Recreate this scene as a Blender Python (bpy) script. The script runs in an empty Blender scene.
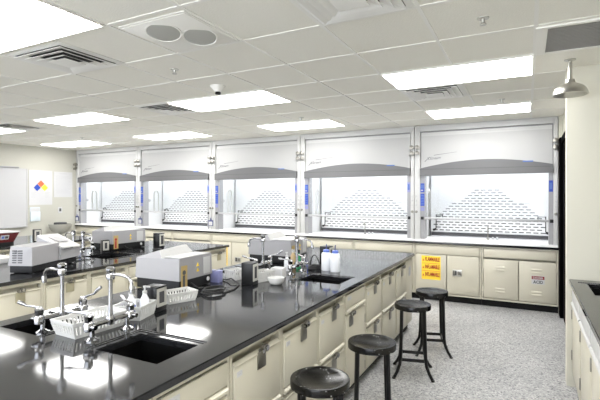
import bpy, bmesh, math, random
from mathutils import Vector, Matrix
random.seed(4)
PI = math.pi
scene = bpy.context.scene
COL = scene.collection

# ------------------------------------------------------------------ materials
def mat(name, col, rough=.5, metal=0., spec=.5, bump=None, var=None, emit=None, alpha=None, coat=0.):
    m = bpy.data.materials.new(name); m.use_nodes = True
    nt = m.node_tree; b = nt.nodes['Principled BSDF']
    b.inputs['Base Color'].default_value = (*col, 1)
    b.inputs['Roughness'].default_value = rough
    b.inputs['Metallic'].default_value = metal
    b.inputs['Specular IOR Level'].default_value = spec
    b.inputs['Coat Weight'].default_value = coat
    if emit:
        b.inputs['Emission Color'].default_value = (*emit[0], 1)
        b.inputs['Emission Strength'].default_value = emit[1]
    tc = nt.nodes.new('ShaderNodeTexCoord')
    if var:   # (scale, amount)
        n = nt.nodes.new('ShaderNodeTexNoise'); n.inputs['Scale'].default_value = var[0]; n.inputs['Detail'].default_value = 4
        nt.links.new(tc.outputs['Object'], n.inputs['Vector'])
        r = nt.nodes.new('ShaderNodeValToRGB')
        r.color_ramp.elements[0].position = .3; r.color_ramp.elements[1].position = .7
        r.color_ramp.elements[0].color = (*[c*(1-var[1]) for c in col], 1)
        r.color_ramp.elements[1].color = (*[min(1, c*(1+var[1]*.6)) for c in col], 1)
        nt.links.new(n.outputs['Fac'], r.inputs['Fac']); nt.links.new(r.outputs['Color'], b.inputs['Base Color'])
    if bump:  # (scale, strength, distance)
        n = nt.nodes.new('ShaderNodeTexNoise'); n.inputs['Scale'].default_value = bump[0]; n.inputs['Detail'].default_value = 3
        nt.links.new(tc.outputs['Object'], n.inputs['Vector'])
        bp = nt.nodes.new('ShaderNodeBump'); bp.inputs['Strength'].default_value = bump[1]; bp.inputs['Distance'].default_value = bump[2]
        nt.links.new(n.outputs['Fac'], bp.inputs['Height']); nt.links.new(bp.outputs['Normal'], b.inputs['Normal'])
    return m

M = {}
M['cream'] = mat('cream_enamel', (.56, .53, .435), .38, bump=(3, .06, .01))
M['cream_dark'] = mat('cream_recess', (.50, .475, .39), .45)  # cream enamel with recess shade put into its colour; also used on hinges
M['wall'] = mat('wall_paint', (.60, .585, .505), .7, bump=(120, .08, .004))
M['wallleft'] = mat('left_wall_dimmed', (.46, .452, .40), .7, bump=(120, .08, .004))  # same paint as the other walls, darkened to offset bright nearby light panels
M['tile'] = mat('ceiling_tile', (.89, .87, .80), .95, bump=(90, .35, .006), var=(140, .07))
M['grid'] = mat('white_grid', (.88, .865, .82), .5)
M['white'] = mat('white_enamel', (.54, .54, .535), .35)
M['hoodwhite'] = mat('hood_front_white', (.44, .44, .438), .4)
M['sill'] = mat('white_sill', (.80, .80, .80), .35)
M['liner'] = mat('hood_liner', (.66, .665, .67), .4)
M['trimgrey'] = mat('grey_trim', (.30, .30, .31), .4)
M['sashgrey'] = mat('sash_grey', (.125, .125, .128), .42)
M['rail'] = mat('light_metal', (.48, .48, .49), .35, metal=.3)
M['slot'] = mat('baffle_slot', (.06, .06, .065), .7)
M['slotlight'] = mat('baffle_slot_pale', (.16, .16, .165), .7)  # paler grey for the upper slot rows
M['black'] = mat('black_plastic', (.008, .008, .009), .3, spec=.3)
M['kick'] = mat('black_rubber', (.006, .006, .0065), .6, spec=.2)
M['epoxy'] = mat('black_epoxy', (.014, .0145, .016), .075, spec=.72, bump=(25, .006, .001))
M['sink'] = mat('black_sink', (.002, .002, .002), .6, spec=.1)
M['chrome'] = mat('chrome', (.40, .40, .41), .09, metal=1)
M['steel'] = mat('brushed_steel', (.56, .55, .52), .3, metal=1)
M['brass'] = mat('dull_hasp', (.40, .37, .26), .45, metal=.35)
M['darksteel'] = mat('dark_hasp', (.30, .29, .26), .32, metal=.9)
M['blue'] = mat('blue_panel', (.02, .06, .38), .4)
M['bluelight'] = mat('blue_print', (.07, .14, .42), .4)
M['navy'] = mat('navy_plastic', (.03, .04, .16), .4)
M['violet'] = mat('violet_print', (.24, .25, .47), .45)
M['insgrey'] = mat('instrument_grey', (.31, .307, .32), .42)
M['inswhite'] = mat('instrument_white', (.50, .50, .50), .45)
M['char'] = mat('charcoal', (.012, .0125, .014), .5, spec=.25)
M['basket'] = mat('basket_white', (.60, .60, .59), .4)
M['basketcream'] = mat('basket_cream', (.66, .64, .55), .4)
M['silver'] = mat('silver_frame', (.66, .65, .60), .35, metal=.5)
M['gold'] = mat('tan_label', (.45, .33, .13), .5)
M['yellow'] = mat('yellow_sign', (.95, .67, .045), .5)
M['red'] = mat('red_print', (.36, .02, .018), .5)
M['redband'] = mat('red_band', (.22, .015, .015), .5)
M['orange'] = mat('orange_print', (.62, .13, .05), .5)
M['redtub'] = mat('red_plastic', (.11, .005, .008), .35)
M['paper'] = mat('paper', (.53, .53, .54), .8)
M['board'] = mat('white_board', (.47, .47, .48), .25)
M['print'] = mat('grey_print', (.45, .45, .47), .8)
M['printdark'] = mat('dark_print', (.08, .08, .085), .6)
M['cable'] = mat('black_cable', (.015, .015, .016), .45)
M['hosegrey'] = mat('grey_hose', (.55, .55, .56), .5)
M['green'] = mat('green_glass', (.05, .30, .13), .2)
M['amber'] = mat('amber_label', (.55, .40, .22), .4)
M['plastic'] = mat('milky_plastic', (.80, .82, .86), .3)
M['soapblue'] = mat('blue_soap', (.10, .16, .50), .3)
M['bowl'] = mat('grey_bowl', (.33, .325, .285), .4)
M['holder'] = mat('clear_holder', (.60, .66, .70), .2)
M['grille'] = mat('grille_grey', (.42, .415, .385), .7)
M['ventdark'] = mat('vent_throat', (.05, .05, .05), .8)
M['ventmetal'] = mat('vent_blade', (.86, .85, .82), .35)
M['returngrey'] = mat('return_grille', (.30, .29, .275), .6)
M['lamp'] = mat('lamp_diffuser', (.9, .9, .9), .4, emit=((1., .99, .965), 6.6))
M['hoodlamp'] = mat('hood_lamp_diffuser', (.9, .9, .9), .4, emit=((.97, .985, 1.), 7.5))
M['door'] = mat('black_door', (.0012, .0012, .0014), .7, spec=.02)
M['logo'] = mat('logo_grey', (.12, .12, .13), .5)

# terrazzo floor
def terrazzo():
    m = bpy.data.materials.new('speckled_floor'); m.use_nodes = True
    nt = m.node_tree; b = nt.nodes['Principled BSDF']; tc = nt.nodes.new('ShaderNodeTexCoord')
    v = nt.nodes.new('ShaderNodeTexVoronoi'); v.inputs['Scale'].default_value = 85
    nt.links.new(tc.outputs['Object'], v.inputs['Vector'])
    sep = nt.nodes.new('ShaderNodeSeparateColor'); nt.links.new(v.outputs['Color'], sep.inputs['Color'])
    r = nt.nodes.new('ShaderNodeValToRGB'); cr = r.color_ramp; cr.interpolation = 'CONSTANT'
    cr.elements[0].position = 0; cr.elements[0].color = (.18, .18, .19, 1)
    cr.elements[1].position = .13; cr.elements[1].color = (.335, .335, .34, 1)
    for p, c in ((.35, (.43, .43, .425)), (.6, (.37, .37, .375)), (.82, (.56, .56, .55))):
        e = cr.elements.new(p); e.color = (*c, 1)
    nt.links.new(sep.outputs['Red'], r.inputs['Fac'])
    n = nt.nodes.new('ShaderNodeTexNoise'); n.inputs['Scale'].default_value = 1.3; n.inputs['Detail'].default_value = 5
    nt.links.new(tc.outputs['Object'], n.inputs['Vector'])
    mx = nt.nodes.new('ShaderNodeMix'); mx.data_type = 'RGBA'; mx.blend_type = 'MULTIPLY'
    r2 = nt.nodes.new('ShaderNodeValToRGB'); r2.color_ramp.elements[0].color = (.86, .86, .87, 1); r2.color_ramp.elements[0].position = .35
    r2.color_ramp.elements[1].color = (1, 1, 1, 1); r2.color_ramp.elements[1].position = .6
    nt.links.new(n.outputs['Fac'], r2.inputs['Fac'])
    mx.inputs[0].default_value = 1
    nt.links.new(r.outputs['Color'], mx.inputs[6]); nt.links.new(r2.outputs['Color'], mx.inputs[7])
    nt.links.new(mx.outputs[2], b.inputs['Base Color'])
    b.inputs['Roughness'].default_value = .42
    return m
M['floor'] = terrazzo()

def worn_black():
    m = mat('worn_black_enamel', (.004, .004, .0045), .20, spec=.35)
    nt = m.node_tree; b = nt.nodes['Principled BSDF']; tc = nt.nodes.new('ShaderNodeTexCoord')
    v = nt.nodes.new('ShaderNodeTexVoronoi'); v.inputs['Scale'].default_value = 48
    nt.links.new(tc.outputs['Object'], v.inputs['Vector'])
    r = nt.nodes.new('ShaderNodeValToRGB'); r.color_ramp.elements[0].color = (.50, .50, .48, 1); r.color_ramp.elements[0].position = .13
    r.color_ramp.elements[1].color = (.004, .004, .0045, 1); r.color_ramp.elements[1].position = .20
    nt.links.new(v.outputs['Distance'], r.inputs['Fac'])
    n = nt.nodes.new('ShaderNodeTexNoise'); n.inputs['Scale'].default_value = 14
    nt.links.new(tc.outputs['Object'], n.inputs['Vector'])
    r2 = nt.nodes.new('ShaderNodeValToRGB'); r2.color_ramp.elements[0].position = .52; r2.color_ramp.elements[1].position = .56
    nt.links.new(n.outputs['Fac'], r2.inputs['Fac'])
    mx = nt.nodes.new('ShaderNodeMix'); mx.data_type = 'RGBA'
    mx.inputs[6].default_value = (.004, .004, .0045, 1)
    nt.links.new(r2.outputs['Color'], mx.inputs[0]); nt.links.new(r.outputs['Color'], mx.inputs[7])
    nt.links.new(mx.outputs[2], b.inputs['Base Color'])
    return m
M['stool'] = worn_black()

def thin_glass():
    m = bpy.data.materials.new('sash_glass'); m.use_nodes = True; nt = m.node_tree
    for n in list(nt.nodes): nt.nodes.remove(n)
    o = nt.nodes.new('ShaderNodeOutputMaterial'); t = nt.nodes.new('ShaderNodeBsdfTransparent'); g = nt.nodes.new('ShaderNodeBsdfGlossy')
    g.inputs['Roughness'].default_value = .03; t.inputs['Color'].default_value = (.97, .98, .985, 1)
    mx = nt.nodes.new('ShaderNodeMixShader'); lw = nt.nodes.new('ShaderNodeFresnel'); lw.inputs['IOR'].default_value = 1.35
    ge = nt.nodes.new('ShaderNodeNewGeometry'); mu = nt.nodes.new('ShaderNodeMath'); mu.operation = 'SUBTRACT'; mu.inputs[0].default_value = 1
    m2 = nt.nodes.new('ShaderNodeMath'); m2.operation = 'MULTIPLY'; nt.links.new(ge.outputs['Backfacing'], mu.inputs[1]); nt.links.new(lw.outputs[0], m2.inputs[0]); nt.links.new(mu.outputs[0], m2.inputs[1])
    nt.links.new(m2.outputs[0], mx.inputs[0]); nt.links.new(t.outputs[0], mx.inputs[1]); nt.links.new(g.outputs[0], mx.inputs[2])
    nt.links.new(mx.outputs[0], o.inputs['Surface']); return m
M['glass'] = thin_glass()

# ------------------------------------------------------------------ mesh helpers
class MB:
    """collects shapes; build() links them as one mesh object"""
    def __init__(s): s.bm = bmesh.new(); s.mats = []; s.mi = 0; s.T = Matrix.Identity(4)
    def m(s, name):
        if name not in s.mats: s.mats.append(name)
        s.mi = s.mats.index(name); return s
    def _v(s, p): return s.bm.verts.new(s.T @ Vector(p))
    def _f(s, vs, smooth=False):
        try: f = s.bm.faces.new(vs)
        except ValueError: return None
        f.material_index = s.mi; f.smooth = smooth; return f
    def box(s, x0, x1, y0, y1, z0, z1, bev=0, seg=2):
        vs = [s._v((x, y, z)) for z in (z0, z1) for y in (y0, y1) for x in (x0, x1)]
        fs = [s._f([vs[i] for i in q]) for q in ((0,2,3,1),(4,5,7,6),(0,1,5,4),(2,6,7,3),(0,4,6,2),(1,3,7,5))]
        if bev:
            es = list({e for f in fs for e in f.edges})
            r = bmesh.ops.bevel(s.bm, geom=es, offset=bev, segments=seg, profile=.5, affect='EDGES', clamp_overlap=True)
            for f in r['faces']: f.material_index = s.mi
        return s
    def hexa(s, bot, top):
        """8 corner solid: bot / top are 4 points each, counterclockwise from above"""
        a = [s._v(p) for p in bot]; b = [s._v(p) for p in top]
        s._f(a[::-1]); s._f(b)
        for i in range(4): s._f([a[i], a[(i+1)%4], b[(i+1)%4], b[i]])
        return s
    def prism(s, pts, axis, a, b, smooth=False):
        """extrude polygon pts (2d) along axis from a to b. axis 'x': pts=(y,z); 'y': (x,z); 'z': (x,y)"""
        def P(p, t): return {'x': (t, p[0], p[1]), 'y': (p[0], t, p[1]), 'z': (p[0], p[1], t)}[axis]
        A = [s._v(P(p, a)) for p in pts]; B = [s._v(P(p, b)) for p in pts]
        s._f(A); s._f(B[::-1])
        n = len(pts)
        for i in range(n): s._f([A[i], B[i], B[(i+1)%n], A[(i+1)%n]], smooth)
        return s
    def tube(s, pts, r, n=10, caps=True):
        pts = [Vector(p) for p in pts]; rs = r if isinstance(r, (list, tuple)) else [r]*len(pts)
        rings = []; up = None
        for i, p in enumerate(pts):
            if i == 0: t = pts[1]-p
            elif i == len(pts)-1: t = p-pts[i-1]
            else: t = (pts[i+1]-p).normalized()+(p-pts[i-1]).normalized()
            t.normalize()
            if up is None:
                up = Vector((0, 0, 1)) if abs(t.z) < .9 else Vector((1, 0, 0))
            u = (up - t*up.dot(t)).normalized(); w = t.cross(u); up = u
            rings.append([s._v(p + (u*math.cos(2*PI*k/n)+w*math.sin(2*PI*k/n))*rs[i]) for k in range(n)])
        for a, b in zip(rings, rings[1:]):
            for k in range(n): s._f([a[k], a[(k+1)%n], b[(k+1)%n], b[k]], True)
        if caps: s._f(rings[0][::-1]); s._f(rings[-1])
        return s
    def lathe(s, prof, c=(0, 0, 0), n=24, axis='z', smooth=True, caps=True):
        """prof: list of (r, h) ; spun about axis through c"""
        rings = []
        def P(r, h, a):
            x, y = r*math.cos(a), r*math.sin(a)
            q = {'z': (x, y, h), 'x': (h, x, y), 'y': (y, h, x)}[axis]
            return tuple(c[i]+q[i] for i in range(3))
        for r, h in prof:
            rings.append([s._v(P(r, h, 2*PI*k/n)) for k in range(n)])
        for a, b in zip(rings, rings[1:]):
            for k in range(n): s._f([a[k], a[(k+1)%n], b[(k+1)%n], b[k]], smooth)
        if caps: s._f(rings[0][::-1]); s._f(rings[-1])
        return s
    def build(s, name, parent=None, matl=None):
        bmesh.ops.recalc_face_normals(s.bm, faces=s.bm.faces)
        me = bpy.data.meshes.new(name); s.bm.to_mesh(me); s.bm.free()
        for q in (s.mats or [matl]): me.materials.append(M[q])
        try: me.set_sharp_from_angle(angle=math.radians(38))
        except Exception: pass
        o = bpy.data.objects.new(name, me); COL.objects.link(o)
        if parent is not None: o.parent = parent
        return o

def B(m): return MB().m(m)
def tag(o, label, cat, group=None):
    o['label'] = label; o['category'] = cat
    if group: o['group'] = group
    return o
def thing(name, label, cat, loc=(0, 0, 0), rz=0, group=None):
    o = bpy.data.objects.new(name, None); COL.objects.link(o)
    o.empty_display_size = .05; o.location = loc; o.rotation_euler = (0, 0, rz)
    return tag(o, label, cat, group)
def struct(o): o['kind'] = 'structure'; return o
def dup(root, loc, rz=0., label=None):
    r = root.copy(); COL.objects.link(r); r.location = loc; r.rotation_euler = (0, 0, rz)
    if label: r['label'] = label
    for ch in list(root.children):
        c = ch.copy(); COL.objects.link(c); c.parent = r
        for g in list(ch.children):
            d = g.copy(); COL.objects.link(d); d.parent = c
    return r
def text_obj(name, body, size, matl, M4, parent=None, shear=0, depth=.001, align='LEFT', w=None, bold=0.):
    cu = bpy.data.curves.new(name, 'FONT'); cu.body = body; cu.size = size; cu.shear = shear; cu.extrude = depth; cu.align_x = align
    cu.resolution_u = 2; cu.offset = bold*size
    t = bpy.data.objects.new(name+'_tmp', cu); COL.objects.link(t)
    bpy.context.view_layer.update()
    me = bpy.data.meshes.new_from_object(t.evaluated_get(bpy.context.evaluated_depsgraph_get()))
    bpy.data.objects.remove(t); bpy.data.curves.remove(cu)
    if w:
        xs = [v.co.x for v in me.vertices]; k = w/max(1e-6, max(xs)-min(xs)); x0 = min(xs)
        for v in me.vertices: v.co.x = (v.co.x-x0)*k
    me.transform(M4); me.materials.clear(); me.materials.append(M[matl])
    me.name = name
    o = bpy.data.objects.new(name, me); COL.objects.link(o)
    if parent is not None: o.parent = parent
    return o
def front_text_matrix(x, y, z):   # text reading along +x, facing -y
    return Matrix.Translation((x, y, z)) @ Matrix.Rotation(PI/2, 4, 'X')

# ------------------------------------------------------------------ camera
f_px = 439.0
cd = bpy.data.cameras.new('camera'); cam = bpy.data.objects.new('camera', cd); COL.objects.link(cam)
cd.sensor_width = 36; cd.lens = f_px*36/600; cd.shift_y = -5/600; cd.clip_start = .05
cam.location = (0, 0, 1.62); cam.rotation_euler = (PI/2, 0, math.atan(227/f_px))
scene.camera = cam

# ------------------------------------------------------------------ room shell
XL, YB, ZC = -9.67, 7.74, 2.70
YF = -2.6; XR = 1.25
F = 6.92       # front plane of the hoods
struct(B('floor').box(XL-.1, XR+.1, YF-.1, YB+.1, -.08, 0).build('floor'))
struct(B('tile').box(XL-.1, XR+.1, YF-.1, YB+.1, ZC, ZC+.06).build('ceiling'))
struct(B('wall').box(XL-.1, XR+.1, YB, YB+.1, 0, ZC).build('wall_back'))
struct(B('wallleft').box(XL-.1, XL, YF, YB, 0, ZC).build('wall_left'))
w = B('wall'); w.box(XL-.1, XR+.1, YF-.1, YF, 0, .75); w.box(XL-.1, XR+.1, YF-.1, YF, 2.62, ZC)
for k in range(5): w.box(XL-.1+k*2.72, XL+.05+k*2.72, YF-.1, YF, .75, 2.62)
struct(w.build('wall_front'))
for k in range(4):  # unseen added windows: openings let the bright world in as fill light
    a = XL+.05+k*2.72; c = a+2.57
    b = B('white'); b.box(a, a+.05, YF-.08, YF-.03, .75, 2.62); b.box(c-.05, c, YF-.08, YF-.03, .75, 2.62); b.box(a+.05, c-.05, YF-.08, YF-.03, .75, .80); b.box(a+.05, c-.05, YF-.08, YF-.03, 2.57, 2.62); b.box((a+c)/2-.02, (a+c)/2+.02, YF-.08, YF-.03, .80, 2.57)
    wn = struct(b.build('fill_window_%d' % (k+1))); B('glass').box(a+.05, c-.05, YF-.057, YF-.053, .80, 2.57).build('pane', wn)
struct(B('wall').box(XR, XR+.1, YF, 4.35, 0, ZC).build('wall_right'))
struct(B('wall').box(.300, XR+.1, 4.35, 4.50, 0, ZC).build('wall_return'))
# doorway wall behind the return
w = B('wall')
w.box(.43, .56, 4.50, YB, 2.38, ZC); w.box(.43, .56, 6.86, YB, 0, 2.38); w.box(.43, .56, 4.5, 4.62, 0, 2.38)
struct(w.build('wall_doorway'))
struct(B('wall').box(.383, .43, 6.93, 6.97, 0, ZC).build('trim_1'))
d = B('door'); d.box(.375, .43, 4.6, 4.70, 0, 2.38); d.box(.384, .43, 6.70, 6.93, 0, 2.38); d.box(.40, .43, 4.70, 6.70, 2.30, 2.38)
df = struct(d.build('door_1'))
B('door').box(.42, .47, 4.7, 6.74, .01, 2.30).build('door_leaf', df)
q = B('steel'); q.lathe([(.028, 0), (.028, .01)], (.411, 4.80, 1.0), axis='x'); q.tube([(.415, 4.80, 1.0), (.385, 4.80, 1.0), (.385, 4.92, 1.0)], .009); q.build('door_handle', df)
for nm, a in (('baseboard_left', (XL, XL+.015, YF, F-.02)), ('baseboard_return', (.302, .31, 4.50, 4.506))):
    struct(B('kick').box(*a, 0, .10).build(nm))

# ceiling grid: X lines read from the photo, regular along Y
GX = [1.26, .655, .05, -.555, -1.16, -1.765, -2.37, -2.97, -3.59, -4.23, -4.87, -5.55, -6.22, -6.88, -7.55, -8.30, -9.06]
GY = [2.545+.63*j for j in range(-8, 8)]
g = B('grid')
for x in GX[1:]: g.box(x-.012, x+.012, YF, F+.0, ZC-.004, ZC+.002)
for y in GY: g.box(XL, .43 if y > 4.35 else XR, y-.012, y+.012, ZC-.0042, ZC+.002)
g.box(XL, XL+.025, YF, F, ZC-.0045, ZC+.001)
struct(g.build('trim_2'))

# ------------------------------------------------------------------ ceiling lights
def ceiling_light(x0, x1, y0, y1, label):
    t = thing('ceiling_light', label, 'ceiling light', ((x0+x1)/2, (y0+y1)/2, ZC), 0, 'recessed ceiling lights')
    hx, hy = (x1-x0)/2-.004, (y1-y0)/2-.008; fr = .010
    b = B('grid')
    b.box(-hx, hx, -hy, -hy+fr, -.012, -.004); b.box(-hx, hx, hy-fr, hy, -.012, -.004)
    b.box(-hx, -hx+fr, -hy+fr, hy-fr, -.012, -.004); b.box(hx-fr, hx, -hy+fr, hy-fr, -.012, -.004)
    b.build('frame', t)
    for k in range(3):
        a = -hy+fr + (2*hy-2*fr)*k/3; c = -hy+fr + (2*hy-2*fr)*(k+1)/3
        B('lamp').prism([(a+.004, -.004), (a+.02, -.016), (c-.02, -.016), (c-.004, -.004)], 'x', -hx+fr, hx-fr).build('diffuser', t)
    B('grid').box(-hx+fr, hx-fr, -hy+fr, hy-fr, -.004, -.001).build('backing', t)
    return t
GYs = {0: (1.285, 1.915), 1: (3.805, 4.435), 2: (5.71, 6.36), -1: (-1.235, -.605)}
for x0, x1, r, lab in (
    (-1.16, .05, 1, 'bright ceiling light panel nearest the shower head, in front of an air vent'),
    (-1.16, .05, 2, 'thin bright ceiling light panel just in front of the rightmost fume hood'),
    (-3.72, -2.39, 1, 'bright ceiling light panel beside a dark air vent and the cone shaped smoke detector'),
    (-3.72, -2.49, 2, 'ceiling light panel in front of the seam between third and fourth fume hoods'),
    (-6.28, -4.98, 1, 'ceiling light panel on the left half of the ceiling, standing alone among plain tiles'),
    (-6.42, -5.06, 2, 'ceiling light panel in front of the second fume hood from the left'),
    (-9.15, -7.70, 2, 'ceiling light panel in the far left corner above the leftmost fume hood'),
    (-8.80, -7.43, 1, 'ceiling light panel cut by the left edge of the photo behind a small dark vent'),
    (-3.57, -2.38, 0, 'largest and nearest ceiling light panel, in the upper left corner of the photo'),
    (-1.16, .05, 0, 'added unseen ceiling light panel over the aisle above the camera'),  # from here on: panels out of view, added to light the room
    (-6.22, -4.9, 0, 'added unseen ceiling light panel left of the frame in the front row'),
    (-1.16, .05, -1, 'added unseen ceiling light panel behind the camera over the aisle'),
    (-3.57, -2.38, -1, 'added unseen ceiling light panel behind the camera over the centre bench'),
    (-6.22, -4.9, -1, 'added unseen ceiling light panel behind the camera over the left bench')):
    y0, y1 = GYs[r]
    ceiling_light(x0, x1, y0, y1, lab)

# ------------------------------------------------------------------ air diffusers
def four_way_vent(x0, x1, y0, y1, label, shiny=False):
    t = thing('ceiling_vent', label, 'air vent', ((x0+x1)/2, (y0+y1)/2, ZC), 0, 'louvred ceiling vents')
    hx, hy = (x1-x0)/2-.013, (y1-y0)/2-.013
    B('ventdark').box(-hx+.03, hx-.03, -hy+.03, hy-.03, -.003, -.001).build('throat', t)
    b = B('ventmetal')
    for k, (s0, s1, z0, z1) in enumerate(((1., .86, -.004, -.010), (.87, .64, -.024, -.006), (.69, .46, -.030, -.008), (.50, .28, -.036, -.012))):
        X0, Y0, X1, Y1 = hx*s0, hy*s0, hx*s1, hy*s1
        P = [(-X0, -Y0, z0), (X0, -Y0, z0), (X0, Y0, z0), (-X0, Y0, z0)]; Q = [(-X1, -Y1, z1), (X1, -Y1, z1), (X1, Y1, z1), (-X1, Y1, z1)]
        for i in range(4):
            j = (i+1) % 4
            a = [Vector(P[i]), Vector(P[j]), Vector(Q[j]), Vector(Q[i])]
            b.hexa(a, [v+Vector((0, 0, .0025)) for v in a])
        if k: b2 = b.build('blade_ring', t)
        else: b2 = b.build('frame', t)
        b = B('ventmetal')
    b.box(-hx*.31, hx*.31, -hy*.31, hy*.31, -.037, -.034); b.build('centre_plate', t)
    return t
four_way_vent(-3.57, -2.90, 1.94, 2.545, 'louvred ceiling vent touching the largest light panel at upper left')
four_way_vent(-4.27, -3.72, 3.805, 4.435, 'small dark louvred ceiling vent at the left end of the middle light panel')
four_way_vent(-1.16, -.555, 4.435, 5.065, 'louvred ceiling vent between the two right hand light panels')
four_way_vent(-7.42, -6.88, 3.78, 4.40, 'dark louvred ceiling vent near the left edge of the photo')
four_way_vent(-1.16, -.555, 1.915, 2.545, 'shiny louvred ceiling vent cut by the top edge of the photo')
# return grille
t = thing('return_grille', 'dark grey flat return grille in a white frame at upper right of ceiling', 'air vent', (.47, 3.51, ZC))
B('returngrey').box(-.35, .35, -.275, .275, -.006, -.001).build('grille_panel', t)
b = B('grid')
b.box(-.42, .42, -.305, -.275, -.014, 0); b.box(-.42, .42, .275, .305, -.014, 0); b.box(-.42, -.35, -.275, .275, -.014, 0); b.box(.35, .42, -.275, .275, -.014, 0)
b.build('frame', t)
b = B('returngrey')
for k in range(17): b.box(-.35, .35, -.26+k*.0325-.002, -.26+k*.0325+.002, -.010, -.006)
b.build('slat', t)
# twin speaker panel
t = thing('ceiling_speaker', 'white ceiling panel with two round grey grilles', 'ceiling speaker', (-2.055, 2.245, ZC))
b = B('grid'); b.box(-.275, .275, -.28, .28, -.006, -.001)
for r, zz in ((.262, -.010), ): b.box(-r, r, -r, r, -.010, -.006, .003)
b.build('panel', t)
for cx, cy in ((-.045, -.115), (.115, .055)):
    TT = Matrix.Translation((cx, cy, -.022)) @ Matrix.Rotation(-.14, 4, 'X') @ Matrix.Rotation(-.10, 4, 'Y')
    b = B('grid'); b.T = TT; b.lathe([(.112, .014), (.118, -.004), (.108, -.006), (.104, 0)], n=32, caps=False); b.build('trim_ring', t)
    b = B('grille'); b.T = TT; b.lathe([(.107, .012), (.107, -.002), (.06, -.006), (.001, -.007)], n=32); b.build('grille', t)
def sprinkler(x, y, label):
    t = thing('sprinkler', label, 'sprinkler', (x, y, ZC), 0, 'ceiling sprinklers')
    B('steel').lathe([(.036, -.001), (.034, -.006), (.012, -.008), (.009, -.03), (.012, -.034)], n=16).build('body', t)
    B('steel').lathe([(.020, -.040), (.020, -.043)], n=16).build('deflector', t)
    b = B('steel'); b.tube([(.01, 0, -.028), (.014, 0, -.036), (.004, 0, -.041)], .002, 6); b.tube([(-.01, 0, -.028), (-.014, 0, -.036), (-.004, 0, -.041)], .002, 6); b.build('arm', t)
sprinkler(-2.684, 2.85, 'small sprinkler on the ceiling below the two round speaker grilles')
sprinkler(-.238, 2.89, 'sprinkler on the ceiling tiles left of the dark return grille')
sprinkler(-2.79, 5.43, 'tiny sprinkler just in front of the light panel over the third hood seam')
sprinkler(-7.42, 5.44, 'tiny sprinkler near the far left corner light panel')
sprinkler(-.25, 5.44, 'small sprinkler between the two light panels near the right hand hood')
t = thing('smoke_detector', 'small white cone shaped smoke detector beside the middle light panel', 'smoke detector', (-2.72, 3.49, ZC))
B('grid').lathe([(.075, 0), (.072, -.012), (.04, -.05), (.034, -.06)], n=24).build('housing', t)
B('black').lathe([(.026, -.06), (.03, -.078), (.02, -.085)], n=16).build('sensor', t)

# ------------------------------------------------------------------ safety shower head
t = thing('shower_head', 'brushed steel emergency shower head hanging from the ceiling at right', 'shower', (.305, 4.10, ZC))
B('steel').lathe([(.04, 0), (.04, -.008), (.018, -.014)], n=24).build('ceiling_flange', t)
B('steel').tube([(0, 0, -.01), (0, 0, -.18)], .015, 14).build('pipe', t)
B('steel').lathe([(.018, -.155), (.032, -.160), (.036, -.185), (.052, -.195), (.085, -.209), (.110, -.232), (.122, -.260), (.125, -.280), (.118, -.283)], n=36).build('bell', t)
B('darksteel').lathe([(.117, -.277), (.117, -.2835)], n=30).build('spray_plate', t)

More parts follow.
